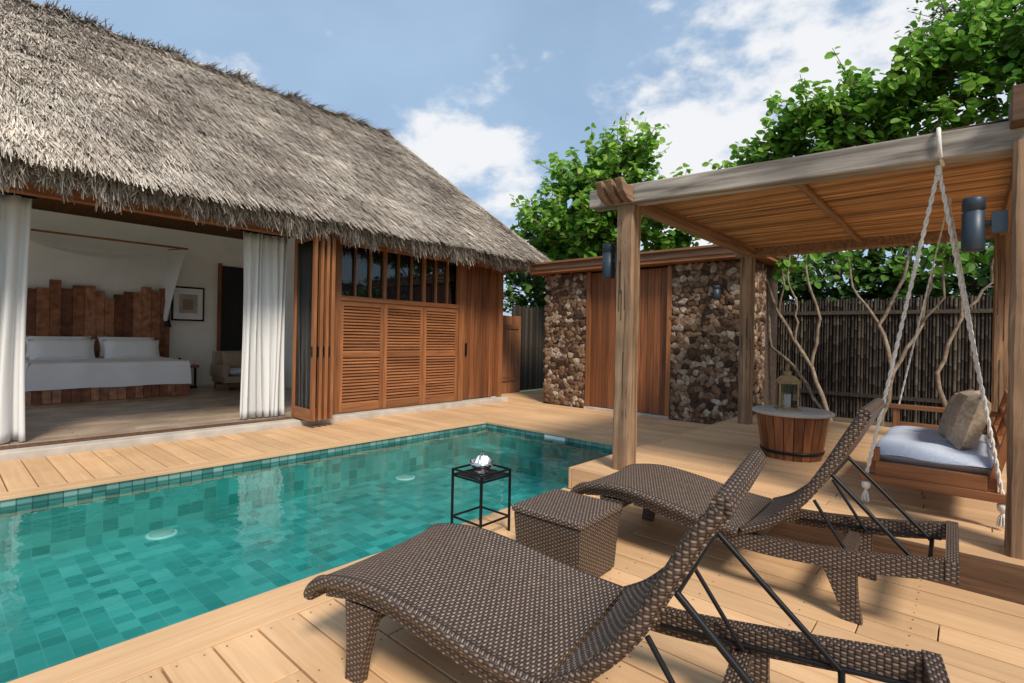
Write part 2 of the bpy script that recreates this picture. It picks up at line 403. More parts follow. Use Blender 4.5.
# ------------------------------------------------------------------ villa
V=empty('thatched_villa')
FY=7.8
b=MB()
b.box(WX0,8.36,7.5,14.1,-0.75,0.085,'concrete'); b.build('plinth',V,bevel=0.01)
b=MB(); b.box(-3.9,5.6,7.72,13.8,0.087,0.1,'floor'); b.build('interior_floor',V)
b=MB()
b.box(-4,8.3,13.8,14.0,0.085,3.72,'plaster')
def prof_wall(mb,x0,x1,mat):
    pr=[(7.86,0.085),(7.86,3.15),(11.2,5.9),(13.8,3.6),(13.8,0.085)]
    vs=[(x0,y,z) for y,z in pr]+[(x1,y,z) for y,z in pr]
    fs=[(4,3,2,1,0),(5,6,7,8,9)]+[(i,(i+1)%5,5+(i+1)%5,5+i) for i in range(5)]
    mb.add(vs,fs,mat)
prof_wall(b,5.62,5.75,'plaster')
b.box(8.1,8.34,7.75,13.8,0.085,3.1,'plaster')
b.box(4.4,8.3,7.84,7.9,2.97,3.30,'plaster')
b.build('walls',V)
b=MB()
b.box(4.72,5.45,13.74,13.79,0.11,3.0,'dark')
for xx in (4.66,5.45): b.box(xx,xx+0.06,13.70,13.795,0.1,3.05,'teak')
b.build('inner_doorway',V)
b=MB()
b.box(-4,8.36,7.70,7.84,2.86,2.98,'teakx'); b.box(-4,8.36,7.66,7.72,2.98,3.04,'fascia')
b.box(-4,3.68,7.70,7.84,0.086,0.104,'fascia')
for xx in (4.32,7.06,8.22): b.box(xx,xx+0.12,7.68,7.82,0.09,2.86,'teak')
b.box(4.44,7.06,7.68,7.80,0.086,0.10,'fascia')
b.build('frame',V,bevel=0.004)
b=MB()
for i,xx in enumerate((3.69,3.80,3.90,4.00)):
    y0,y1=7.12+0.02*i,7.76
    b.box(xx,xx+0.05,y0,y0+0.07,0.11,2.84,'teak'); b.box(xx,xx+0.05,y1-0.07,y1,0.11,2.84,'teak')
    b.box(xx+.002,xx+0.048,y0+.07,y1-.07,0.11,0.28,'teaky'); b.box(xx+.002,xx+0.048,y0+.07,y1-.07,2.76,2.84,'teaky')
    b.box(xx+0.02,xx+0.028,y0+.07,y1-.07,0.28,2.76,'glass')
    b.box(xx-0.012,xx,y0+0.02,y0+0.05,1.05,1.2,'black')
b.build('folding_doors',V,bevel=0.004)
b=MB()
xs=[4.44,5.30,6.18,7.06]
for i in range(3):
    x0,x1=xs[i],xs[i+1]
    b.box(x0+.004,x0+0.075,7.72,7.77,0.10,1.94,'teak'); b.box(x1-0.075,x1-.004,7.72,7.77,0.10,1.94,'teak')
    for z0,z1 in ((0.10,0.22),(1.0,1.08),(1.86,1.94)): b.box(x0+.075,x1-.075,7.722,7.768,z0,z1,'teakx')
    for zz0,zz1 in ((0.22,1.0),(1.08,1.86)):
        n=int((zz1-zz0)/0.052)
        for k in range(n):
            zc=zz0+(k+.5)*(zz1-zz0)/n
            T=Matrix.Translation((0,7.745,zc))@Matrix.Rotation(math.radians(52+R.uniform(-2,2)),4,'X')
            b.box(x0+.075,x1-.075,-0.033,0.033,-0.004,0.004,'teakx',T)
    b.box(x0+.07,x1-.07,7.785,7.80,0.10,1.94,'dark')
b.box(4.44,7.06,7.70,7.80,1.945,2.02,'teakx')
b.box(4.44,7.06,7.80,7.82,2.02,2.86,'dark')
b.box(4.44,7.06,7.775,7.782,2.02,2.86,'glass')
for x in [4.44+k*(2.62/9) for k in range(10)]:
    wd=0.022 if round((x-4.44)/(2.62/9))%3 else 0.06
    b.box(x-wd/2+.0,x+wd/2,7.72,7.775,2.02,2.86,'teak')
b.build('louvre_shutters',V)
b=MB()
n=9
for k in range(n):
    x0=7.18+k*(8.22-7.18)/n
    b.box(x0+.003,x0+(8.22-7.18)/n-.003,7.74,7.775,0.10,2.86,'door')
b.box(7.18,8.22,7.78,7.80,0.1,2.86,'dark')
b.box(7.27,7.30,7.70,7.74,1.0,1.25,'black')
b.build('plank_door',V,bevel=0.003)
def curtain(name,x0,x1,y,z0,z1,folds,dep=0.06):
    mb=MB(); ph=R.random()*6
    nu=folds*10
    def fn(u,v):
        z=z1+(z0-z1)*v
        a=(u+0.018*math.sin(u*17)+0.012*math.sin(u*31+2))*folds*2*math.pi
        dd=dep*(0.55+0.55*v)*(0.75+0.35*math.sin(u*11+ph))
        return (x0+(x1-x0)*u+0.014*math.sin(a*2+1)*v+0.025*math.sin(3*v+u*9), y+dd*math.sin(a+0.7*math.sin(v*2.5+u*7)+ph)+0.02*math.sin(u*13+v*3), z+0.01*math.sin(a))
    mb.grid(fn,nu,24,'curtain')
    mb.box(x0-0.05,x1+0.05,y-0.02,y+0.02,z1,z1+0.03,'black')
    o=mb.build(name,V)
    so=o.modifiers.new('sol','SOLIDIFY'); so.thickness=0.004
curtain('curtain',-0.5,0.74,8.0,0.12,2.86,9,0.07)
curtain('curtain.001',3.02,3.66,7.98,0.12,2.86,7,0.08)
# roof
EY,EZ,RY,RZ=7.1,2.89,11.2,6.22
EX1,RX1=8.92,7.6; X0=-5
BY=2*RY-EY
L=math.hypot(RY-EY,RZ-EZ); up=Vector((0,(RY-EY)/L,(RZ-EZ)/L)); nn=Vector((0,-(RZ-EZ)/L,(RY-EY)/L))
b=MB()
def shell(off,mat,x0=X0):
    zo=off
    A=[(x0,EY,EZ+zo),(EX1,EY,EZ+zo),(RX1,RY,RZ+zo),(x0,RY,RZ+zo),(x0,BY,EZ+zo),(EX1,BY,EZ+zo)]
    b.add(A,[(0,1,2,3),(3,2,5,4),(1,5,2)],mat)
    return A
A=shell(0.30,'thatchbase'); B=shell(0.0,'teaky')
b.add([A[0],A[1],B[1],B[0]],[(0,3,2,1)],'thatchbase'); b.add([A[1],A[5],B[5],B[1]],[(0,3,2,1)],'thatchbase')
b.build('roof_body',V)
b=MB()
def rz(y): return EZ+(RZ-EZ)*(y-EY)/(RY-EY) if y<RY else EZ+(RZ-EZ)*(BY-y)/(RY-EY)
b.add([(-4,7.86,rz(7.86)-.02),(5.62,7.86,rz(7.86)-.02),(5.62,RY,RZ-.03),(-4,RY,RZ-.03),(-4,13.8,rz(13.8)-.02),(5.62,13.8,rz(13.8)-.02)],[(0,1,2,3),(3,2,5,4)],'plaster')
b.build('ceiling',V)
tb=MB()
OFF=0.30
def blade(p0,p1,wd,side,mat,r):
    q=Vector(side)*wd/2
    a=p0-q;b2=p0+q;c=p1+q*0.4;dd=p1-q*0.4
    tb.add([tuple(a),tuple(b2),tuple(c),tuple(dd)],[(0,1,2,3)],mat,r)
def patch(x,s):
    return 0.5+0.20*math.sin(x*1.3+s*0.7)+0.18*math.sin(x*3.7-s*2.1+1)+0.14*math.sin(s*5+x*0.6)+0.12*math.sin(x*9.1+s*3)
rows=19
for i in range(62000):
    row=R.randrange(rows+1); s_=row*(L/rows)+R.uniform(-0.06,0.07)+0.05*math.sin(row*2.1+row); s_=min(max(s_,0.0),L+0.05)
    xm=EX1-(EX1-RX1)*(s_/L)
    x=R.uniform(-1.8,xm+0.03)
    ln=R.uniform(0.24,0.48)
    P=Vector((x,EY,EZ+OFF))+up*(s_+0.04*math.sin(x*2.3+row)+0.02*math.sin(x*7+row*3))
    p0=P+nn*R.uniform(0.0,0.02)
    jit=R.gauss(0,0.045)
    lift=R.uniform(0.015,0.08) if R.random()<0.95 else R.uniform(0.08,0.13)
    p1=P-up*ln+nn*lift+Vector((jit,0,0))
    r=min(1,max(0,patch(x,s_)*0.5+R.gauss(0.28,0.21)))
    sd=Vector((1,R.uniform(-.4,.4),R.uniform(-.25,.25))).normalized()
    blade(p0,p1,R.uniform(0.010,0.022),sd,'thatch',r)
for i in range(11000):
    x=R.uniform(-1.8,EX1+0.02)
    p0=Vector((x,EY+R.uniform(-0.05,0.12),EZ+OFF-0.04-R.random()*0.2))
    hang=0.04*math.sin(x*6)+0.035*math.sin(x*15+1)+0.03*math.sin(x*37)
    p1=p0+Vector((R.gauss(0,0.05),-R.uniform(0.0,0.13),-R.uniform(0.07,0.24)-hang))
    blade(p0,p1,R.uniform(0.008,0.02),(1,R.uniform(-.4,.4),0),'thatch',min(1,max(0,R.gauss(0.32,0.24))))
for i in range(5000):
    f=R.random()
    P=Vector((EX1,EY,EZ+OFF)).lerp(Vector((RX1,RY,RZ+OFF)),f)
    dr=(Vector((EX1,EY,EZ))-Vector((RX1,RY,RZ))).normalized()
    p1=P+dr*R.uniform(0.15,0.35)+Vector((R.uniform(-0.08,0.06),R.uniform(-.04,.04),R.uniform(-0.03,0.03)))
    blade(P,p1,R.uniform(0.01,0.024),(0.5,-0.5,0.3),'thatch',min(1,max(0,R.gauss(0.45,0.2))))
for i in range(6000):
    x=R.uniform(-1.8,RX1+0.05)
    h=0.04*math.sin(x*5)+0.03*math.sin(x*11)
    P=Vector((x,RY+R.uniform(-0.05,0.15),RZ+OFF+0.03+h))
    p1=P+Vector((R.gauss(0,0.06),-R.uniform(0.15,0.45),-R.uniform(0.02,0.34)))
    blade(P,p1,R.uniform(0.01,0.024),(1,0,0.2),'thatch',min(1,max(0,R.gauss(0.45,0.22))))
tb.build('thatch_straw_layer',V,uv=False)

# ------------------------------------------------------------------ interior furniture
b=MB()
bx0,bx1,by0,by1=1.08,3.42,11.6,13.55
b.box(bx0+.05,bx1-.05,by0+0.06,by1,0.1,0.36,'bedwood')
k=bx0+.05
while k<bx1-.08:
    b.box(k,k+0.12,by0+0.03,by0+0.06,0.12,0.40,'bedwood'); k+=0.13
def duvet(u,v):
    U=(u-0.5)*2; Vv=v
    x=(bx0+bx1)/2+U*((bx1-bx0)/2+0.28); y=by0-0.28+Vv*(by1-by0+0.28)
    dx=max(0,abs(x-(bx0+bx1)/2)-(bx1-bx0)/2); dy=max(0,by0-y)
    z=0.80
    if dx>0: z-=dx*1.6; x=(bx0+bx1)/2+math.copysign((bx1-bx0)/2+0.03+0.02*math.sin(y*9),U)
    if dy>0: z-=dy*1.6; y=by0-0.03-0.012*math.sin(x*8)
    z+=0.006*math.sin(x*6+y*3)*math.sin(y*5)
    return (x,y,max(z,0.34))
b.grid(duvet,50,40,'linen')
for px in (1.68,2.78):
    for kk,yy in enumerate((13.3,13.05)):
        b.pillow((px+0.03*kk,yy,1.02-0.06*kk),(0.50,0,0),(0,0.10,0.22),(0,-0.10,0.05),'linen')
x=0.95
while x<3.5:
    wdt=R.uniform(0.12,0.2); h=2.10+0.07*math.sin(x*4.3)+R.uniform(-0.12,0.14)
    b.box(x,x+wdt,13.6+R.uniform(-.03,.01),13.71,0.1,0.1+h,'bedwood'); x+=wdt+0.006
b.build('bed_with_headboard',bevel=0.006)
b=MB()
b.box(3.62,4.05,13.1,13.6,0.1,0.14,'black'); b.box(3.6,4.07,13.08,13.62,0.56,0.62,'bedwood')
for xx in (3.64,3.99):
    for yy in (13.12,13.54): b.box(xx,xx+.04,yy,yy+.04,0.14,0.56,'black')
b.box(3.66,3.78,13.2,13.3,0.62,0.70,'black'); b.box(3.86,3.97,13.2,13.26,0.62,0.74,'white'); b.box(3.70,3.74,13.2,13.26,0.70,0.78,'black')
b.build('bedside_table',bevel=0.004)
b=MB()
b.box(3.68,4.36,13.745,13.775,1.62,2.42,'black'); b.box(3.72,4.32,13.735,13.746,1.66,2.38,'linen'); b.box(3.83,4.21,13.73,13.7355,1.8,2.24,'concrete')
b.box(3.90,4.12,13.727,13.731,1.88,2.12,'taupe')
b.build('framed_picture')
b=MB()
b.tube([(3.55,13.78,1.75),(3.55,13.6,1.75),(3.55,13.5,1.62)],0.012,8,'black'); b.lathe((3.55,13.5,1.46),[(0.07,0),(0.06,0.08),(0.03,0.16),(0,0.17)],14,'black'); b.build('reading_lamp')
b=MB()
def can(u,v):
    x=0.75+u*2.85; y=13.75-v*1.25; z=3.22-0.36*math.sin(math.pi*u)**0.8*(0.6+0.4*v)-0.10*v
    return (x,y,z)
b.grid(can,24,10,'curtain')
def drape(u,v):
    return (3.60-0.10*math.sin(math.pi*v*0.5)+0.02*math.sin(u*30), 12.5+1.25*u+(1-u)*v*0.9, 3.10-v*1.5)
b.grid(drape,30,12,'curtain')
b.tube([(0.7,12.5,3.13),(3.62,12.5,3.13)],0.02,8,'teakx'); b.tube([(3.62,12.5,3.13),(3.62,13.79,3.23)],0.02,8,'teakx')
o=b.build('bed_canopy')
b=MB()
cx,cy=4.62,12.3
b.box(cx-.42,cx+.42,cy-.40,cy+.38,0.28,0.42,'taupe'); b.pillow((cx,cy-.03,0.50),(0.34,0,0),(0,0.36,0),(0,0,0.08),'cush')
b.box(cx-.42,cx+.42,cy+.28,cy+.40,0.40,0.95,'taupe'); b.box(cx-.46,cx-.34,cy-.40,cy+.38,0.40,0.66,'taupe'); b.box(cx+.34,cx+.46,cy-.40,cy+.38,0.40,0.66,'taupe')
b.pillow((cx,cy+.2,0.74),(0.28,0,0),(0,0.06,0.2),(0,-0.07,0.03),'taupe')
for sx in (-.38,.34):
    for sy in (-.36,.32): b.box(cx+sx,cx+sx+.04,cy+sy,cy+sy+.04,0.1,0.28,'teak')
b.build('armchair',bevel=0.02)

# ------------------------------------------------------------------ stone outbuilding
S=empty('stone_bathhouse')
b=MB(); SX=8.74
b.box(SX,10.3,2.66,3.98,-0.03,2.72,'mortar'); b.box(SX,10.3,5.76,6.80,-0.03,2.72,'mortar'); b.box(SX+.12,10.3,3.98,5.76,-0.03,2.72,'mortar')
b.build('walls',S)
import bmesh
bm=bmesh.new(); bmesh.ops.create_icosphere(bm,subdivisions=2,radius=1); bm.verts.index_update()
iv=[v.co.copy() for v in bm.verts]; ifc=[[v.index for v in f.verts] for f in bm.faces]; bm.free()
def sgp(x,p): return math.copysign(abs(x)**p,x)
st=MB()
def stones(xw,y0,y1,z0,z1,axis='x'):
    z=z0
    while z<z1:
        h=R.uniform(0.065,0.12); y=y0+R.uniform(-0.05,0.02)
        while y<y1:
            wd=R.uniform(0.07,0.20)
            yy=min(max(y+wd/2,y0+0.04),y1-0.04); zz=min(z+h/2+R.uniform(-.025,.025),z1-0.04)
            sc=Vector((R.uniform(0.018,0.035),wd*R.uniform(0.5,0.56),h*R.uniform(0.5,0.72)))
            rot=Matrix.Rotation(R.uniform(-0.7,0.7),3,'X')
            rot2=Matrix.Rotation(R.uniform(-0.15,0.15),3,'Z')
            planes=[(rv0,R.uniform(0.55,0.88)) for rv0 in [Vector((R.uniform(-1,0.0),R.gauss(0,1),R.gauss(0,1))).normalized() for _ in range(6)]]
            c=Vector((0,yy,zz)); vs=[]
            for v in iv:
                q=Vector(v)
                for pn,pd in planes:
                    dq=q.dot(pn)
                    if dq>pd: q=q-pn*(dq-pd)
                q=Vector((sgp(q.x,0.45)*sc.x,q.y*sc.y*1.14,q.z*sc.z*1.14))
                q=rot2@(rot@q)+c
                if axis=='x': vs.append((xw+q.x,q.y,q.z))
                else: vs.append((q.y,xw+q.x,q.z))
            st.add(vs,ifc,'stone',R.random(),False)
            y+=wd*0.90
        z+=h*0.90
stones(SX,2.66,3.97,0.0,2.72); stones(SX,5.77,6.80,0.0,2.72)
stones(2.66,SX+0.03,9.5,0.15,2.72,'y')
st.build('rubble_stonework',S,uv=False)
b=MB()
nb=12
for k in range(nb):
    y0=4.06+k*(5.68-4.06)/nb
    b.box(SX+.03,SX+.07,y0+.003,y0+(5.68-4.06)/nb-.003,0.05,2.70,'door')
b.box(SX-.03,SX+.08,3.98,4.06,0.0,2.72,'teak'); b.box(SX-.03,SX+.08,5.68,5.76,0.0,2.72,'teak'); b.box(SX-0.01,SX+.1,4.85,4.89,0.04,2.7,'teak')
b.box(SX-.015,SX+0.03,4.93,4.96,1.05,1.3,'black')
b.box(SX-.06,SX+.1,3.98,5.76,0.0,0.04,'concrete')
b.build('double_door',S,bevel=0.003)
b=MB(); b.box(SX-0.28,10.5,2.45,7.05,2.74,2.80,'teaky'); b.box(SX-0.30,10.5,2.43,7.07,2.80,2.92,'fascia'); b.box(SX-0.33,10.55,2.40,7.1,2.92,2.96,'teaky'); b.build('flat_roof',S,bevel=0.004)

def wall_lamp(name,c,r,h,dirv):
    mb=MB(); dirv=Vector(dirv)
    mb.lathe((0,0,-h/2),[(0,0),(r*0.9,0.0),(r,0.01),(r,h*0.72),(r*0.88,h*0.73),(r*0.88,h*0.76),(r,h*0.77),(r,h-0.01),(r*0.9,h),(0,h)],24,'lamp')
    e=dirv*(r+0.06)
    mb.tube([(0,0,0),tuple(e)],0.018,8,'lamp')
    s_=0.035
    T=Matrix.Translation(e)
    mb.box(-s_,s_,-s_,s_,-0.06,0.06,'lamp',T)
    mb.build(name,loc=c)
wall_lamp('wall_lamp',(4.30,2.60,2.14),0.06,0.33,(0,-1,0))
wall_lamp('wall_lamp.001',(4.16,0.00,2.13),0.055,0.32,(0,-1,0))
wall_lamp('wall_lamp.002',(SX-0.14,3.15,2.2),0.06,0.22,(1,0,0))

# ------------------------------------------------------------------ pergola
P=empty('wooden_pergola')
def rpost(name,x,y,z0,z1,wd):
    mb=MB(); nz=24; vs=[];fs=[]; c=0.016
    jb=[0]*8
    for k in range(nz+1):
        z=z0+(z1-z0)*k/nz
        jb=[0.6*q+R.uniform(-0.004,0.004) for q in jb]
        h=wd/2
        pts=[(-h+c,-h),(h-c,-h),(h,-h+c),(h,h-c),(h-c,h),(-h+c,h),(-h,h-c),(-h,-h+c)]
        for i,(a,b_) in enumerate(pts): vs.append((x+a+jb[i],y+b_+jb[(i+3)%8],z))
    for k in range(nz):
        for i in range(8):
            i2=(i+1)%8; fs.append((k*8+i,k*8+i2,(k+1)*8+i2,(k+1)*8+i))
    fs.append(tuple(range(nz*8,nz*8+8)))
    mb.add(vs,fs,'post')
    for f in range(7):
        zz=R.uniform(z0+.2,z1-.6); yy=y+R.uniform(-wd*.32,wd*.32); ln=R.uniform(0.2,0.7)
        mb.box(x-wd/2-.0035,x-wd/2+.002,yy-.0018,yy+.0018,zz,zz+ln,'dark')
    return mb.build(name,P)
PZ=2.64
rpost('post_1',4.28,2.38,0.2,PZ,0.17); rpost('post_2',4.22,-0.29,0.2,PZ-0.06,0.24)
rpost('post_3',7.95,2.46,0.2,PZ,0.17); rpost('post_4',7.95,-0.28,0.2,PZ,0.20)
b=MB()
b.beam((4.24,-0.9,2.61),(4.24,2.74,2.72),0.18,0.17,'beamy')
b.beam((7.95,-0.9,2.70),(7.95,2.62,2.70),0.18,0.15,'beamx')
for yy in (2.40,-0.28):
    b.beam((4.34,yy,2.70),(7.86,yy,2.70),0.13,0.14,'beamx')
b.beam((4.34,1.08,2.715),(7.86,1.08,2.715),0.05,0.05,'beamx')
b.build('beams',P,bevel=0.012)
b=MB()
for yy in (2.30,2.40,2.50):
    pr=[(4.14,2.62),(4.04,2.64),(3.97,2.69),(3.92,2.79),(3.96,2.80),(4.03,2.76),(4.14,2.77)]
    vs=[(x,yy-.033,z) for x,z in pr]+[(x,yy+.033,z) for x,z in pr]; n=len(pr)
    b.add(vs,[tuple(range(n)),tuple(reversed(range(n,2*n)))]+[(i,n+i,n+(i+1)%n,(i+1)%n) for i in range(n)],'beamx')
b.beam((4.0,-0.20,2.76),(4.4,-0.20,2.76),0.10,0.20,'fascia')
b.build('rafter_tails',P,bevel=0.006)
b=MB()
x=4.345
while x<8.2:
    r=R.uniform(0.013,0.021)
    ys=[-1.0,-0.1,0.8,1.7,2.60]
    b.tube([(x+R.uniform(-.004,.004),yv,2.762+R.uniform(-.004,.004)) for yv in ys],r,7,'ceil'); x+=r*2+R.uniform(0.001,0.006)
b.box(4.335,8.25,-1.02,2.62,2.783,2.79,'fascia')
b.build('roof_boards',P)

# ------------------------------------------------------------------ fences
b=MB(); y=-7
while y<3.2:
    r=R.uniform(0.016,0.024); x=10.5+R.uniform(-.01,.01); zt=2.16+R.uniform(-.03,.03)
    rr=R.random(); pts=[];rd=[]
    zz=0.05+R.uniform(0,0.2); pts.append((x,y,0.05)); rd.append(r)
    while zz<zt-0.05:
        pts+= [(x,y,zz-0.006),(x,y,zz),(x,y,zz+0.006)]; rd+=[r,r*1.15,r]; zz+=R.uniform(0.28,0.36)
    pts.append((x,y,zt)); rd.append(r)
    b.tube(pts,rd,7,'bamboo',rr); y+=r*2+0.003
b.box(10.45,10.47,-7,3.2,1.9,1.96,'bamboo',rnd=0.9); b.box(10.45,10.47,-7,3.2,0.5,0.56,'bamboo',rnd=0.7)
b.box(10.53,10.56,-7,3.2,0.0,2.1,'dark')
b.build('bamboo_fence')
b=MB(); x=8.36
while x<9.9:
    b.box(x,x+0.11,8.58,8.62,-0.02,1.92+R.uniform(-.01,.01),'teak'); x+=0.118
b.box(8.36,9.9,8.55,8.58,1.6,1.7,'teakx'); b.box(8.36,9.9,8.55,8.58,0.3,0.4,'teakx')
b.build('wooden_fence',bevel=0.003)
b=MB(); x=9.92
while x<13:
    b.tube([(x,8.8,0),(x,8.8,2.2+R.uniform(-.03,.03))],0.022,7,'bamboo'); x+=0.047
b.build('bamboo_fence.001')

# ------------------------------------------------------------------ trees
def leaf(mb,c,nrm,size,mat,r,dirv):
    n=nrm.normalized(); a=(dirv-n*dirv.dot(n))
    if a.length<1e-3: a=n.orthogonal()
    a.normalize(); bb=n.cross(a)
    pts=[(-0.9,0),(-0.5,0.62),(0.2,0.78),(0.85,0.42),(1.0,0),(0.85,-0.42),(0.2,-0.78),(-0.5,-0.62)]
    vs=[tuple(c+a*(p[0]*size)+bb*(p[1]*size)+n*(0.18*size*abs(p[1])*2)) for p in pts]
    mb.add(vs,[(0,1,2,3,4),(0,4,5,6,7)],mat,r)
def leafs(mb,c,nrm,size,mat,r,dirv):
    n=nrm.normalized(); a=(dirv-n*dirv.dot(n))
    if a.length<1e-3: a=n.orthogonal()
    a.normalize(); bb=n.cross(a)
    mb.add([tuple(c-a*size),tuple(c+bb*size*.4),tuple(c+a*size),tuple(c-bb*size*.4)],[(0,1,2,3)],mat,r)
def rv():
    while True:
        v=Vector((R.uniform(-1,1),R.uniform(-1,1),R.uniform(-1,1)))
        if 0.05<v.length<1: return v
def tree(name,base,blobs,mat,lsize,dens=1.0,trunk_r=0.09,big=True,toneb=0.0):
    mb=MB(); base=Vector(base)
    cen=sum((Vector(c) for c,_,_ in blobs),Vector())/len(blobs)
    fork=base.lerp(cen,0.35); fork.x+=R.uniform(-.2,.2)
    mb.tube([base,base.lerp(fork,0.5)+rv()*0.08,fork],[trunk_r,trunk_r*.85,trunk_r*.7],9,'bark')
    for c,rad,n in blobs:
        c=Vector(c); rad=Vector(rad)
        mid=fork.lerp(c,0.55)+rv()*0.2
        mb.tube([fork,mid,c],[trunk_r*.6,trunk_r*.4,trunk_r*.2],7,'bark')
        tone0=R.uniform(-.08,.08)
        for i in range(int(n*dens)):
            dv=rv().normalized(); dv.z=dv.z*0.9+0.15
            p0=c+Vector((dv.x*rad.x,dv.y*rad.y,dv.z*rad.z))*R.uniform(0.1,0.5)
            ext=R.uniform(0.62,1.05) if R.random()<0.82 else R.uniform(1.05,1.4)
            p1=c+Vector((dv.x*rad.x,dv.y*rad.y,dv.z*rad.z))*ext+Vector((0,0,0.25*R.random()))
            pm=p0.lerp(p1,0.5)+rv()*0.12
            mb.tube([p0,pm,p1],[0.014,0.01,0.005],4,'bark',cap=False)
            tone=R.uniform(-.12,.12)+tone0
            nl=R.randint(14,21)
            dd=(p1-p0).normalized()
            for k in range(nl):
                f=R.uniform(0.15,1.04); q=(p0.lerp(pm,f*2) if f<.5 else pm.lerp(p1,f*2-1))
                o=rv().normalized(); o=(o-dd*o.dot(dd)*0.7)
                ls=lsize*R.uniform(0.6,1.15)
                q=q+o*ls*R.uniform(0.8,1.6)
                nr=(o*0.4+Vector((-0.2,-0.3,0.7))+rv()*0.9)
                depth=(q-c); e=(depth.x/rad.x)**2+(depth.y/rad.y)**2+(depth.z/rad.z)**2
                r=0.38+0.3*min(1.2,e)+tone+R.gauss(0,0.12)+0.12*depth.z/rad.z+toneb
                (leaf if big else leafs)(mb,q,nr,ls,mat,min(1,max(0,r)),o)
    mb.build(name,uv=False)
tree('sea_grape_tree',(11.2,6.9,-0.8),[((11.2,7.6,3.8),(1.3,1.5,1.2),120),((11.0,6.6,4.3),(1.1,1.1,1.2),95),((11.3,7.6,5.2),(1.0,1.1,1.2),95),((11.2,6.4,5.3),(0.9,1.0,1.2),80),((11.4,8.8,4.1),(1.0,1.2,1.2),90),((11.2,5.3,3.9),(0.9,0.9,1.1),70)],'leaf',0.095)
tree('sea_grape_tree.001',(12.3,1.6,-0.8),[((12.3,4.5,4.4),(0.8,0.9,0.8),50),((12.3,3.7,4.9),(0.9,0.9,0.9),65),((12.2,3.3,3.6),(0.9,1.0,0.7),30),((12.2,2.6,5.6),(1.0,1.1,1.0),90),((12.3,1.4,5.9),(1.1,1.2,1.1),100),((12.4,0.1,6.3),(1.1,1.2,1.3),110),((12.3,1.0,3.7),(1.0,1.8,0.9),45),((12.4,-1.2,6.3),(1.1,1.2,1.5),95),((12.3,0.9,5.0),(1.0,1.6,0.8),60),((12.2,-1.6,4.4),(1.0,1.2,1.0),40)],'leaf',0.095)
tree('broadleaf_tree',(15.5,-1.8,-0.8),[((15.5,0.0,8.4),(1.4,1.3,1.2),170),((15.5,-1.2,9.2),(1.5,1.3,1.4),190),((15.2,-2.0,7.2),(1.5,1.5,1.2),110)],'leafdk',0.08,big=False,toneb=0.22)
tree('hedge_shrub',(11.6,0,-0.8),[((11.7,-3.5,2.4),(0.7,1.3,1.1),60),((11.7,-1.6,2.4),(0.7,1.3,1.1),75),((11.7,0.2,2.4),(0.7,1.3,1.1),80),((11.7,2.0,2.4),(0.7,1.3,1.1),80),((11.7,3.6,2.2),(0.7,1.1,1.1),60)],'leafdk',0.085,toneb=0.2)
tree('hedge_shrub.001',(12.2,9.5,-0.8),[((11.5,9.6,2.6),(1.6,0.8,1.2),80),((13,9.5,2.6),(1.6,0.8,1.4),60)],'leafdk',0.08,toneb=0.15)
def stems(name,pts_list):
    mb=MB()
    for pts,r0,r1 in pts_list:
        out=[];n=len(pts)
        for i in range(n-1):
            a=Vector(pts[i]);b_=Vector(pts[i+1])
            for k in range(4): out.append(a.lerp(b_,k/4)+(rv()*0.03 if (i or k) else Vector()))
        out.append(Vector(pts[-1]))
        m=len(out); mb.tube(out,[r0+(r1-r0)*i/(m-1) for i in range(m)],8,'bark')
        if r1<0.018:
            e=Vector(pts[-1])
            for k in range(22):
                o=rv(); q=e+Vector((o.x*0.25,o.y*0.3,o.z*0.25-0.25))
                leaf(mb,q,o+Vector((0,0,.6)),R.uniform(0.05,0.08),'leaf',R.uniform(.2,.7),rv().normalized())
    return mb.build(name,uv=False)
stems('bare_frangipani_tree',[
 ([(9.6,1.65,0.1),(9.6,1.95,1.0),(9.6,2.45,1.9),(9.7,2.85,2.9)],0.040,0.020),
 ([(9.6,1.95,1.0),(9.6,1.85,1.8),(9.5,2.05,2.6),(9.6,2.0,3.2)],0.028,0.013),
 ([(9.6,1.65,0.1),(9.7,2.15,0.9),(9.8,2.6,1.3),(9.8,2.75,2.2)],0.032,0.019),
 ([(9.6,2.2,1.45),(9.5,2.15,2.0),(9.5,2.3,2.4),(9.6,2.3,3.0)],0.02,0.010),
 ([(9.6,2.45,1.9),(9.5,2.35,2.4),(9.6,2.5,3.0)],0.020,0.010)])
stems('bare_frangipani_tree.001',[
 ([(9.5,1.0,0.1),(9.5,0.85,1.0),(9.6,1.05,1.7),(9.6,0.75,2.4),(9.7,0.6,3.1)],0.038,0.017),
 ([(9.5,0.85,1.0),(9.6,0.55,1.7),(9.6,0.45,2.4),(9.6,0.15,3.1)],0.028,0.013),
 ([(9.6,1.05,1.7),(9.6,1.4,2.3),(9.6,1.5,3.0)],0.022,0.010),
 ([(9.6,0.55,1.7),(9.5,0.3,2.1),(9.6,0.35,2.9)],0.02,0.010),
 ([(9.5,0.2,0.1),(9.5,0.35,1.0),(9.6,0.1,1.8),(9.6,0.2,2.9)],0.034,0.015),
 ([(9.6,0.1,1.8),(9.6,-0.2,2.3),(9.6,-0.25,3.0)],0.022,0.012)])

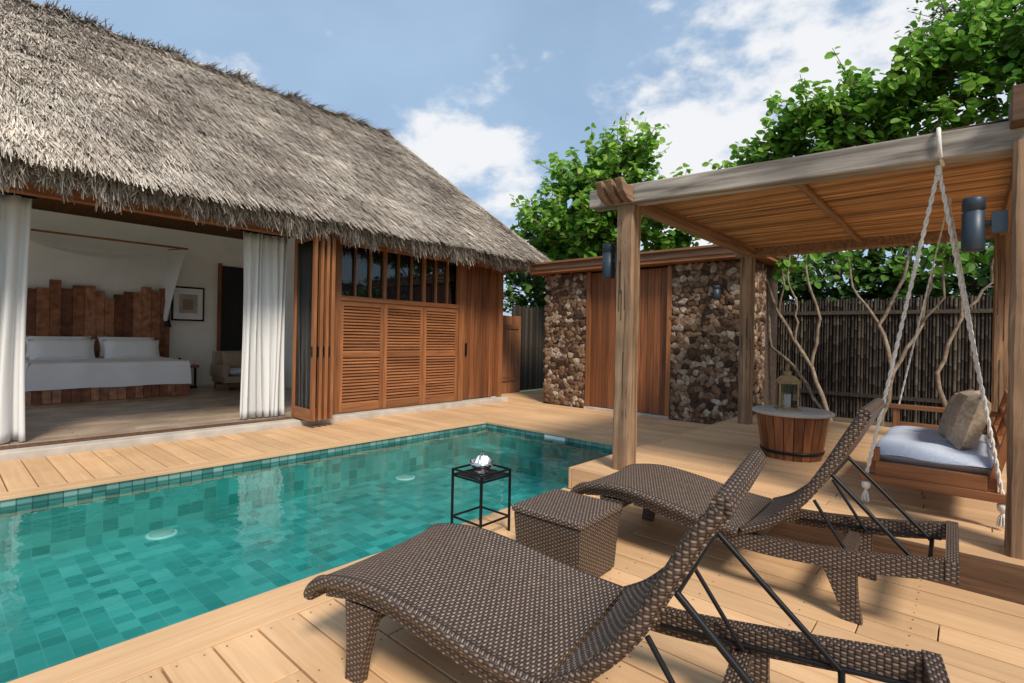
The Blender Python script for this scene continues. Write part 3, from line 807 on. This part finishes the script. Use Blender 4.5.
# ------------------------------------------------------------------ loungers
def arc_pts(ctrl,n=8):
    out=[];c=[Vector((a,b,0)) for a,b in ctrl]
    for i in range(len(c)-1):
        p0=c[max(i-1,0)];p1=c[i];p2=c[i+1];p3=c[min(i+2,len(c)-1)]
        for k in range(n):
            t=k/n
            q=0.5*((2*p1)+(p2-p0)*t+(2*p0-5*p1+4*p2-p3)*t*t+(3*p1-p0-3*p2+p3)*t**3)
            out.append((q.x,q.y))
    out.append((c[-1].x,c[-1].y)); return out
def slab(mb,prof,x0,x1,th,mat):
    n=len(prof); nx=6
    vs=[];fs=[]
    nr=[]
    for i in range(n):
        a=prof[max(i-1,0)];b_=prof[min(i+1,n-1)]
        dx,dz=b_[0]-a[0],b_[1]-a[1]; l=math.hypot(dx,dz) or 1
        nr.append((-dz/l,dx/l))
    W=nx+1
    for off in (0,th):
        for i,(s_,z) in enumerate(prof):
            for k in range(W):
                u=k/nx
                sag=0.010*(1-(2*u-1)**2) if off==0 else 0
                vs.append((x0+(x1-x0)*u,-(s_-nr[i][0]*(off+sag)),z-nr[i][1]*(off+sag)))
    o=n*W
    for i in range(n-1):
        for k in range(nx):
            a=i*W+k
            fs.append((a,a+W,a+W+1,a+1)); fs.append((o+a,o+a+1,o+a+W+1,o+a+W))
        a=i*W; fs.append((a,o+a,o+a+W,a+W)); a=i*W+nx; fs.append((a,a+W,o+a+W,o+a))
    for k in range(nx):
        fs.append((k,k+1,o+k+1,o+k)); a=(n-1)*W+k; fs.append((a,o+a,o+a+1,a+1))
    mb.add(vs,fs,mat)
def lounger(name,loc,rot,back_c,W=0.72,E=2.10):
    mb=MB(); h=W/2
    seat=arc_pts([(0.0,0.31),(0.03,0.355),(0.12,0.40),(0.35,0.43),(0.62,0.405),(0.9,0.36),(1.12,0.34)])
    slab(mb,seat,-h,h,0.045,'wicker')
    for sx in (-h,h):
        mb.tube([(sx,-s_,z-0.022) for s_,z in seat],0.027,8,'wickerdk')
    mb.tube([(-h,0,0.295),(h,0,0.295)],0.03,8,'wickerdk')
    back=arc_pts(back_c)
    slab(mb,back,-h+.01,h-.01,0.04,'wicker')
    for sx in (-h+.01,h-.01):
        mb.tube([(sx,-s_,z-0.018) for s_,z in back],0.025,8,'wickerdk')
    ts,tz=back_c[-1]
    mb.tube([(-h+.01,-ts,tz-.01),(h-.01,-ts,tz-.01)],0.03,8,'wickerdk')
    rail=arc_pts([(0.10,0.34),(0.4,0.37),(0.9,0.29),(1.3,0.275),(1.75,0.32),(E-.03,0.37)])
    for sx in (-1,1):
        n=len(rail); vs=[];fs=[]
        for s_,z in rail:
            hh=0.045 if s_>0.9 else 0.03
            xo=sx*(h-0.005); xi=sx*(h-0.055)
            vs+=[(xo,-s_,z+hh),(xi,-s_,z+hh),(xi,-s_,z-hh),(xo,-s_,z-hh)]
        for i in range(n-1):
            for k in range(4):
                k2=(k+1)%4; f=(i*4+k,i*4+k2,i*4+4+k2,i*4+4+k)
                fs.append(f if sx>0 else tuple(reversed(f)))
        fs.append((0,1,2,3)); fs.append((n*4-4,n*4-1,n*4-2,n*4-3))
        mb.add(vs,fs,'wickerdk')
    mb.box(-h,h,-E-.02,-E+.03,0.325,0.42,'wickerdk')
    mb.box(-h+.055,h-.055,-1.20,-1.15,0.25,0.31,'wickerdk')
    for s0,s1,zt in ((0.30,0.25,0.325),(1.60,1.67,0.285)):
        for sx in (-1,1):
            secs=[]
            for t_ in (0,0.33,0.66,1.0):
                half=0.085-0.045*math.sin(t_*math.pi/2)
                sc_=s0+(s1-s0)*t_; z=zt*(1-t_)
                x0=sx*(h-0.008)*(1-0.03*t_); x1=sx*(h-0.055)*(1-0.03*t_)
                secs+=[(x0,-sc_+half,z),(x1,-sc_+half,z),(x1,-sc_-half,z),(x0,-sc_-half,z)]
            fs=[(0,1,2,3),(15,14,13,12)]
            for i in range(3):
                for k in range(4):
                    k2=(k+1)%4; fs.append((i*4+k,i*4+4+k,i*4+4+k2,i*4+k2))
            if sx<0: fs=[tuple(reversed(f)) for f in fs]
            mb.add(secs,fs,'wickerdk')
        mb.box(-h+.06,h-.06,-s0-.03,-s0+.03,zt-.08,zt-.02,'wickerdk')
    bs,bz=back_c[3]
    for sx in (-1,1):
        xx=sx*(h-0.08)
        mb.tube([(xx,-bs-.02,bz-.05),(xx,-bs-.42,0.31)],0.011,8,'black')
        mb.tube([(xx,-bs+.06,bz-.2),(xx,-bs-.12,0.28)],0.009,8,'black')
        mb.tube([(sx*(h-.07),-1.3,0.27),(sx*(h-.07),-E+.05,0.33)],0.009,6,'black')
    mb.tube([(-h+.08,-bs-.02,bz-.05),(h-.08,-bs-.02,bz-.05)],0.011,8,'black'); mb.tube([(-h+.06,-bs-.42,0.31),(h-.06,-bs-.42,0.31)],0.011,8,'black')
    return mb.build(name,loc=loc,rotz=rot)
lounger('rattan_sun_lounger',(1.44,2.14,0),math.atan2(0.16,0.987),[(1.14,0.35),(1.25,0.42),(1.38,0.56),(1.485,0.74),(1.57,0.90),(1.63,0.98)],E=2.15)
lounger('rattan_sun_lounger.001',(3.40,2.1,0),0.02,[(1.14,0.35),(1.27,0.42),(1.42,0.57),(1.54,0.76),(1.635,0.94),(1.70,1.06)],E=2.05)
b=MB()
def frus(mb,x0,x1,y0,y1,z0,z1,t,mat):
    vs=[(x0+t,y0+t,z0),(x1-t,y0+t,z0),(x1-t,y1-t,z0),(x0+t,y1-t,z0),(x0,y0,z1),(x1,y0,z1),(x1,y1,z1),(x0,y1,z1)]
    mb.add(vs,[(0,3,2,1),(4,5,6,7),(0,1,5,4),(1,2,6,5),(2,3,7,6),(3,0,4,7)],mat)
frus(b,-.225,.225,-.235,.235,0.02,0.36,0.02,'wickerdk'); b.box(-.235,.235,-.245,.245,0.362,0.40,'wicker')
for sx in (-.18,.18):
    for sy in (-.18,.18): b.box(sx-.02,sx+.02,sy-.02,sy+.02,0,0.02,'black')
b.build('rattan_side_table',bevel=0.012,loc=(2.56,1.80,0),rotz=0.03)
b=MB(); q=0.145
for sx in (-1,1):
    for sy in (-1,1): b.box(sx*q-.007,sx*q+.007,sy*q-.007,sy*q+.007,0,0.45,'black')
for z in (0.395,0.10):
    for sg in (-1,1):
        b.box(-q+.007,q-.007,sg*q-.006,sg*q+.006,z,z+0.012,'black'); b.box(sg*q-.006,sg*q+.006,-q+.007,q-.007,z,z+0.012,'black')
for sg in (-1,1):
    b.box(-q+.007,q-.007,sg*q-.005,sg*q+.005,0.438,0.45,'black'); b.box(sg*q-.005,sg*q+.005,-q+.007,q-.007,0.438,0.45,'black')
b.box(-q+.005,q-.005,-q+.005,q-.005,0.409,0.415,'black')
b.build('metal_tray_table',loc=(2.65,2.62,0),rotz=0.0)
b=MB()
b.lathe((0,0,0),[(0.035,0),(0.05,0.008),(0.03,0.016),(0.075,0.05),(0.088,0.085),(0.084,0.085),(0.07,0.05),(0.0,0.02)],24,'silver')
b.tube([(-0.085,0,0.08),(-0.06,0,0.13),(0,0,0.15),(0.06,0,0.13),(0.085,0,0.08)],0.006,8,'silver')
b.pillow((0.02,0.0,0.085),(0.05,0,0.01),(0,0.05,0),(0,0,0.025),'linen',6)
b.build('silver_bowl',loc=(2.65,2.62,0.416),rotz=0.6)
b=MB(); n=22
for k in range(n):
    a0=2*math.pi*(k+.04)/n;a1=2*math.pi*(k+.96)/n
    vs=[]
    for (r,z) in ((0.28,0.0),(0.345,0.45)):
        for a in (a0,a1):
            for rr in (r,r-0.03): vs.append((rr*math.cos(a),rr*math.sin(a),z))
    b.add(vs,[(0,2,6,4),(1,5,7,3),(0,4,5,1),(2,3,7,6),(4,6,7,5)],'door')
b.lathe((0,0,0),[(0.24,0.01),(0.30,0.44)],24,'dark')
b.lathe((0,0,0),[(0.286,0.06),(0.299,0.06),(0.303,0.09),(0.291,0.09)],32,'black')
b.lathe((0,0,0.45),[(0,0.0),(0.37,0.0),(0.385,0.01),(0.385,0.03),(0.37,0.04),(0,0.04)],36,'concrete')
b.build('wooden_drum_table',loc=(6.05,1.40,0.2))
b=MB(); q=0.085
b.box(-.11,.11,-.11,.11,0,0.02,'brass'); b.box(-.10,.10,-.10,.10,0.29,0.305,'brass')
for sx in (-1,1):
    for sy in (-1,1): b.box(sx*q-.008,sx*q+.008,sy*q-.008,sy*q+.008,0.02,0.29,'brass')
for z in (0.02,0.275):
    for sg in (-1,1):
        b.box(-q,q,sg*q-.006,sg*q+.006,z,z+.014,'brass'); b.box(sg*q-.006,sg*q+.006,-q,q,z+.001,z+.013,'brass')
for sg in (-1,1):
    b.box(-q,q,sg*q-.001,sg*q+.001,0.034,0.275,'glass'); b.box(sg*q-.001,sg*q+.001,-q,q,0.034,0.275,'glass')
b.lathe((0,0,0.305),[(0.12,0),(0.07,0.05),(0.035,0.06),(0.035,0.09),(0.045,0.095),(0.0,0.115)],4,'brass',smooth=False)
b.tube([(0.0+0.04*math.cos(t_),0,0.445+0.04*math.sin(t_)) for t_ in [i*math.pi/6 for i in range(13)]],0.005,6,'brass')
b.lathe((0,0,0.02),[(0.035,0),(0.035,0.14),(0,0.142)],16,'linen')
b.build('brass_lantern',loc=(6.02,1.44,0.69),rotz=0.4)

# ------------------------------------------------------------------ swing bench
b=MB()
x0,x1,y0,y1=4.66,6.05,-0.12,0.54; sz=0.50
for yy in (y0,y1): b.box(x0,x1,yy-.025,yy+.025,sz-.06,sz+.04,'teakx')
for xx in (x0,x1): b.box(xx-.03,xx+.03,y0-.08,y1+.06,sz-.12,sz-.06,'teaky')
b.box(x0-.02,x0+.02,y0+.025,y1-.025,sz-.06,sz+.04,'teaky'); b.box(x1-.02,x1+.02,y0+.025,y1-.025,sz-.06,sz+.04,'teaky')
k=x0+.06
while k<x1-.08: b.box(k,k+.07,y0+.03,y1-.03,sz-.02,sz,'teaky'); k+=.1
for xx in (x0+.02,(x0+x1)/2,x1-.02): b.beam((xx,y0,sz),(xx,y0-.12,sz+.50),0.05,0.05,'teak')
b.beam((x0-.02,y0-.12,sz+.50),(x1+.02,y0-.12,sz+.50),0.05,0.07,'teakx'); b.beam((x0,y0-.05,sz+.2),(x1,y0-.05,sz+.2),0.03,0.06,'teakx'); b.beam((x0,y0-.085,sz+.36),(x1,y0-.085,sz+.36),0.03,0.06,'teakx')
for xx in (x1,):
    b.box(xx-.025,xx+.025,y1-.05,y1,sz+.04,sz+.30,'teak'); b.box(xx-.04,xx+.04,y0-.1,y1+.03,sz+.30,sz+.34,'teaky'); b.box(xx-.015,xx+.015,y0,y1-.05,sz+.14,sz+.18,'teaky')
b.box(x0-.025,x0+.025,y1-.05,y1,sz+.04,sz+.14,'teak')
def cushion(mb,c,hx,hy,hz,mat):
    for sg in (1,-1):
        def fn(u,v):
            a=2*u-1;bb=2*v-1
            hh=(max(0,1-a**10)*max(0,1-bb**10))**0.5
            return (c[0]+hx*a,c[1]+hy*bb,c[2]+sg*hz*hh+0.006*math.sin(7*a+5*bb)*(sg>0))
        mb.grid(fn,20,20,mat,0.5)
cushion(b,((x0+x1)/2,(y0+y1)/2,sz+.085),(x1-x0)/2-.02,(y1-y0)/2+.02,0.08,'cush')
b.pillow((5.1,0.02,sz+.36),(0.25,0.03,0),(0,-0.06,0.21),(0,0.09,0.03),'taupe'); b.pillow((5.6,0.04,sz+.34),(0.24,-0.05,0),(0,-0.06,0.20),(0,0.09,0.03),'taupe')
b.build('swing_bench',bevel=0.004)
b=MB()
def rope(a,c,r=0.012):
    a=Vector(a);c=Vector(c); n=90; dv=(c-a).normalized(); s1=dv.orthogonal().normalized(); s2=dv.cross(s1)
    for ph in (0,math.pi):
        pts=[]
        for i in range(n+1):
            t_=i/n; an=t_*(c-a).length*45+ph
            pts.append(a.lerp(c,t_)+(s1*math.cos(an)+s2*math.sin(an))*r*0.5)
        b.tube(pts,r*0.62,5,'rope',0.5)
ya=0.17
for (xa,xb,zt) in ((4.24,4.66,2.54),(6.2,6.05,2.76)):
    b.tube([(xa,ya,zt),(xa,ya,zt-0.06)],0.018,8,'rope')
    if xa<5:
        b.tube([(xa,ya-0.02,zt),(xa-.115,ya-.01,zt+0.04),(xa-.115,ya,zt+0.20),(xa,ya,zt+.215)],0.012,7,'rope')
    rr=0.013 if xa<5 else 0.008
    for yb in (y1+.03,y0-.05):
        rope((xa,ya,zt-0.02),(xb,yb,sz-.08),rr)
        b.lathe((xb,yb,sz-.16),[(0.0,-0.03),(0.026,-0.01),(0.030,0.02),(0.02,0.045),(0,0.05)],10,'rope')
        for k in range(26):
            a=R.uniform(0,6.28); r_=R.uniform(0,0.03)
            b.tube([(xb,yb,sz-.18),(xb+r_*.7*math.cos(a),yb+r_*.7*math.sin(a),sz-.22),(xb+r_*math.cos(a),yb+r_*math.sin(a),sz-.27+R.uniform(-.01,.01))],0.004,4,'rope')
b.build('swing_rope',uv=False)

# ------------------------------------------------------------------ world, sun, camera
sd=Vector((-0.38,-0.70,0)); el=math.radians(47)
sd.normalize(); sv=Vector((sd.x*math.cos(el),sd.y*math.cos(el),math.sin(el)))
wd=bpy.data.worlds.new("World"); scene.world=wd; wd.use_nodes=True; nt=wd.node_tree
bg=nt.nodes["Background"]; bg.inputs[1].default_value=0.15
sky=N(nt,"ShaderNodeTexSky"); sky.sky_type='NISHITA'; sky.sun_disc=False
sky.sun_elevation=el; sky.sun_rotation=math.atan2(sd.x,sd.y); sky.air_density=1.0; sky.dust_density=2.0; sky.ozone_density=1.0
tc=N(nt,"ShaderNodeTexCoord")
def dirmask(v,lo,hi):
    vm=N(nt,"ShaderNodeVectorMath",operation='DOT_PRODUCT'); vm.inputs[1].default_value=Vector(v).normalized()
    nt.links.new(tc.outputs["Generated"],vm.inputs[0])
    mr=N(nt,"ShaderNodeMapRange",interpolation_type='SMOOTHSTEP'); mr.inputs[1].default_value=lo; mr.inputs[2].default_value=hi
    nt.links.new(vm.outputs["Value"],mr.inputs[0]); return mr.outputs[0]
def math2(op,a,b_):
    m=N(nt,"ShaderNodeMath",operation=op)
    for i,x in enumerate((a,b_)):
        if isinstance(x,(int,float)): m.inputs[i].default_value=x
        else: nt.links.new(x,m.inputs[i])
    return m.outputs[0]
mp=N(nt,"ShaderNodeMapping"); mp.inputs["Scale"].default_value=(1,1,1.8); nt.links.new(tc.outputs["Generated"],mp.inputs[0])
no=N(nt,"ShaderNodeTexNoise"); no.inputs["Scale"].default_value=6.5; no.inputs["Detail"].default_value=9; no.inputs["Roughness"].default_value=0.55
nt.links.new(mp.outputs[0],no.inputs["Vector"])
m1=dirmask((0.90,0.18,0.40),0.94,0.995); m2=dirmask((0.655,0.684,0.28),0.98,1.0); m3=dirmask((0.91,0.38,0.30),0.965,1.0)
mm=math2('MAXIMUM',m1,math2('MAXIMUM',m2,m3))
cov=math2('ADD',no.outputs["Fac"],math2('MULTIPLY',mm,0.24))
mr=N(nt,"ShaderNodeMapRange",interpolation_type='SMOOTHSTEP'); mr.inputs[1].default_value=0.59; mr.inputs[2].default_value=0.77
nt.links.new(cov,mr.inputs[0])
n2=N(nt,"ShaderNodeTexNoise"); n2.inputs["Scale"].default_value=2.0; n2.inputs["Detail"].default_value=6
nt.links.new(mp.outputs[0],n2.inputs["Vector"])
hz=N(nt,"ShaderNodeMapRange"); hz.inputs[1].default_value=0.35; hz.inputs[2].default_value=0.7; hz.inputs[3].default_value=0.50; hz.inputs[4].default_value=0.9
nt.links.new(n2.outputs["Fac"],hz.inputs[0])
mx0=N(nt,"ShaderNodeMixRGB"); nt.links.new(hz.outputs[0],mx0.inputs[0]); nt.links.new(sky.outputs[0],mx0.inputs[1]); mx0.inputs[2].default_value=(3.0,4.2,5.6,1)
mx=N(nt,"ShaderNodeMixRGB"); nt.links.new(math2('MULTIPLY',mr.outputs[0],0.94),mx.inputs[0]); nt.links.new(mx0.outputs[0],mx.inputs[1]); mx.inputs[2].default_value=(6.2,6.25,6.4,1)
nt.links.new(mx.outputs[0],bg.inputs[0])
sun=bpy.data.lights.new("sun",'SUN'); sun.energy=3.9; sun.angle=math.radians(13); sun.color=(1,0.92,0.80)
so=bpy.data.objects.new("sun",sun); COL.objects.link(so); so.rotation_euler=(-sv).to_track_quat('-Z','Y').to_euler()

cam=bpy.data.cameras.new("camera"); co=bpy.data.objects.new("camera",cam); COL.objects.link(co)
cam.sensor_width=36; cam.lens=517/1024*36; cam.clip_end=2000; cam.clip_start=0.05; cam.shift_y=-0.0046
al=math.atan2(459,517); fwd=Vector((math.cos(al),math.sin(al),0)); rt=Vector((math.sin(al),-math.cos(al),0)); upv=Vector((0,0,1))
th=0.02
r2=rt*math.cos(th)+upv*math.sin(th); u2=upv*math.cos(th)-rt*math.sin(th)
co.matrix_world=Matrix(((r2.x,u2.x,-fwd.x,0),(r2.y,u2.y,-fwd.y,0),(r2.z,u2.z,-fwd.z,1.4),(0,0,0,1)))
scene.camera=co
scene.view_settings.view_transform='Standard'; scene.view_settings.look='None'; scene.view_settings.exposure=0
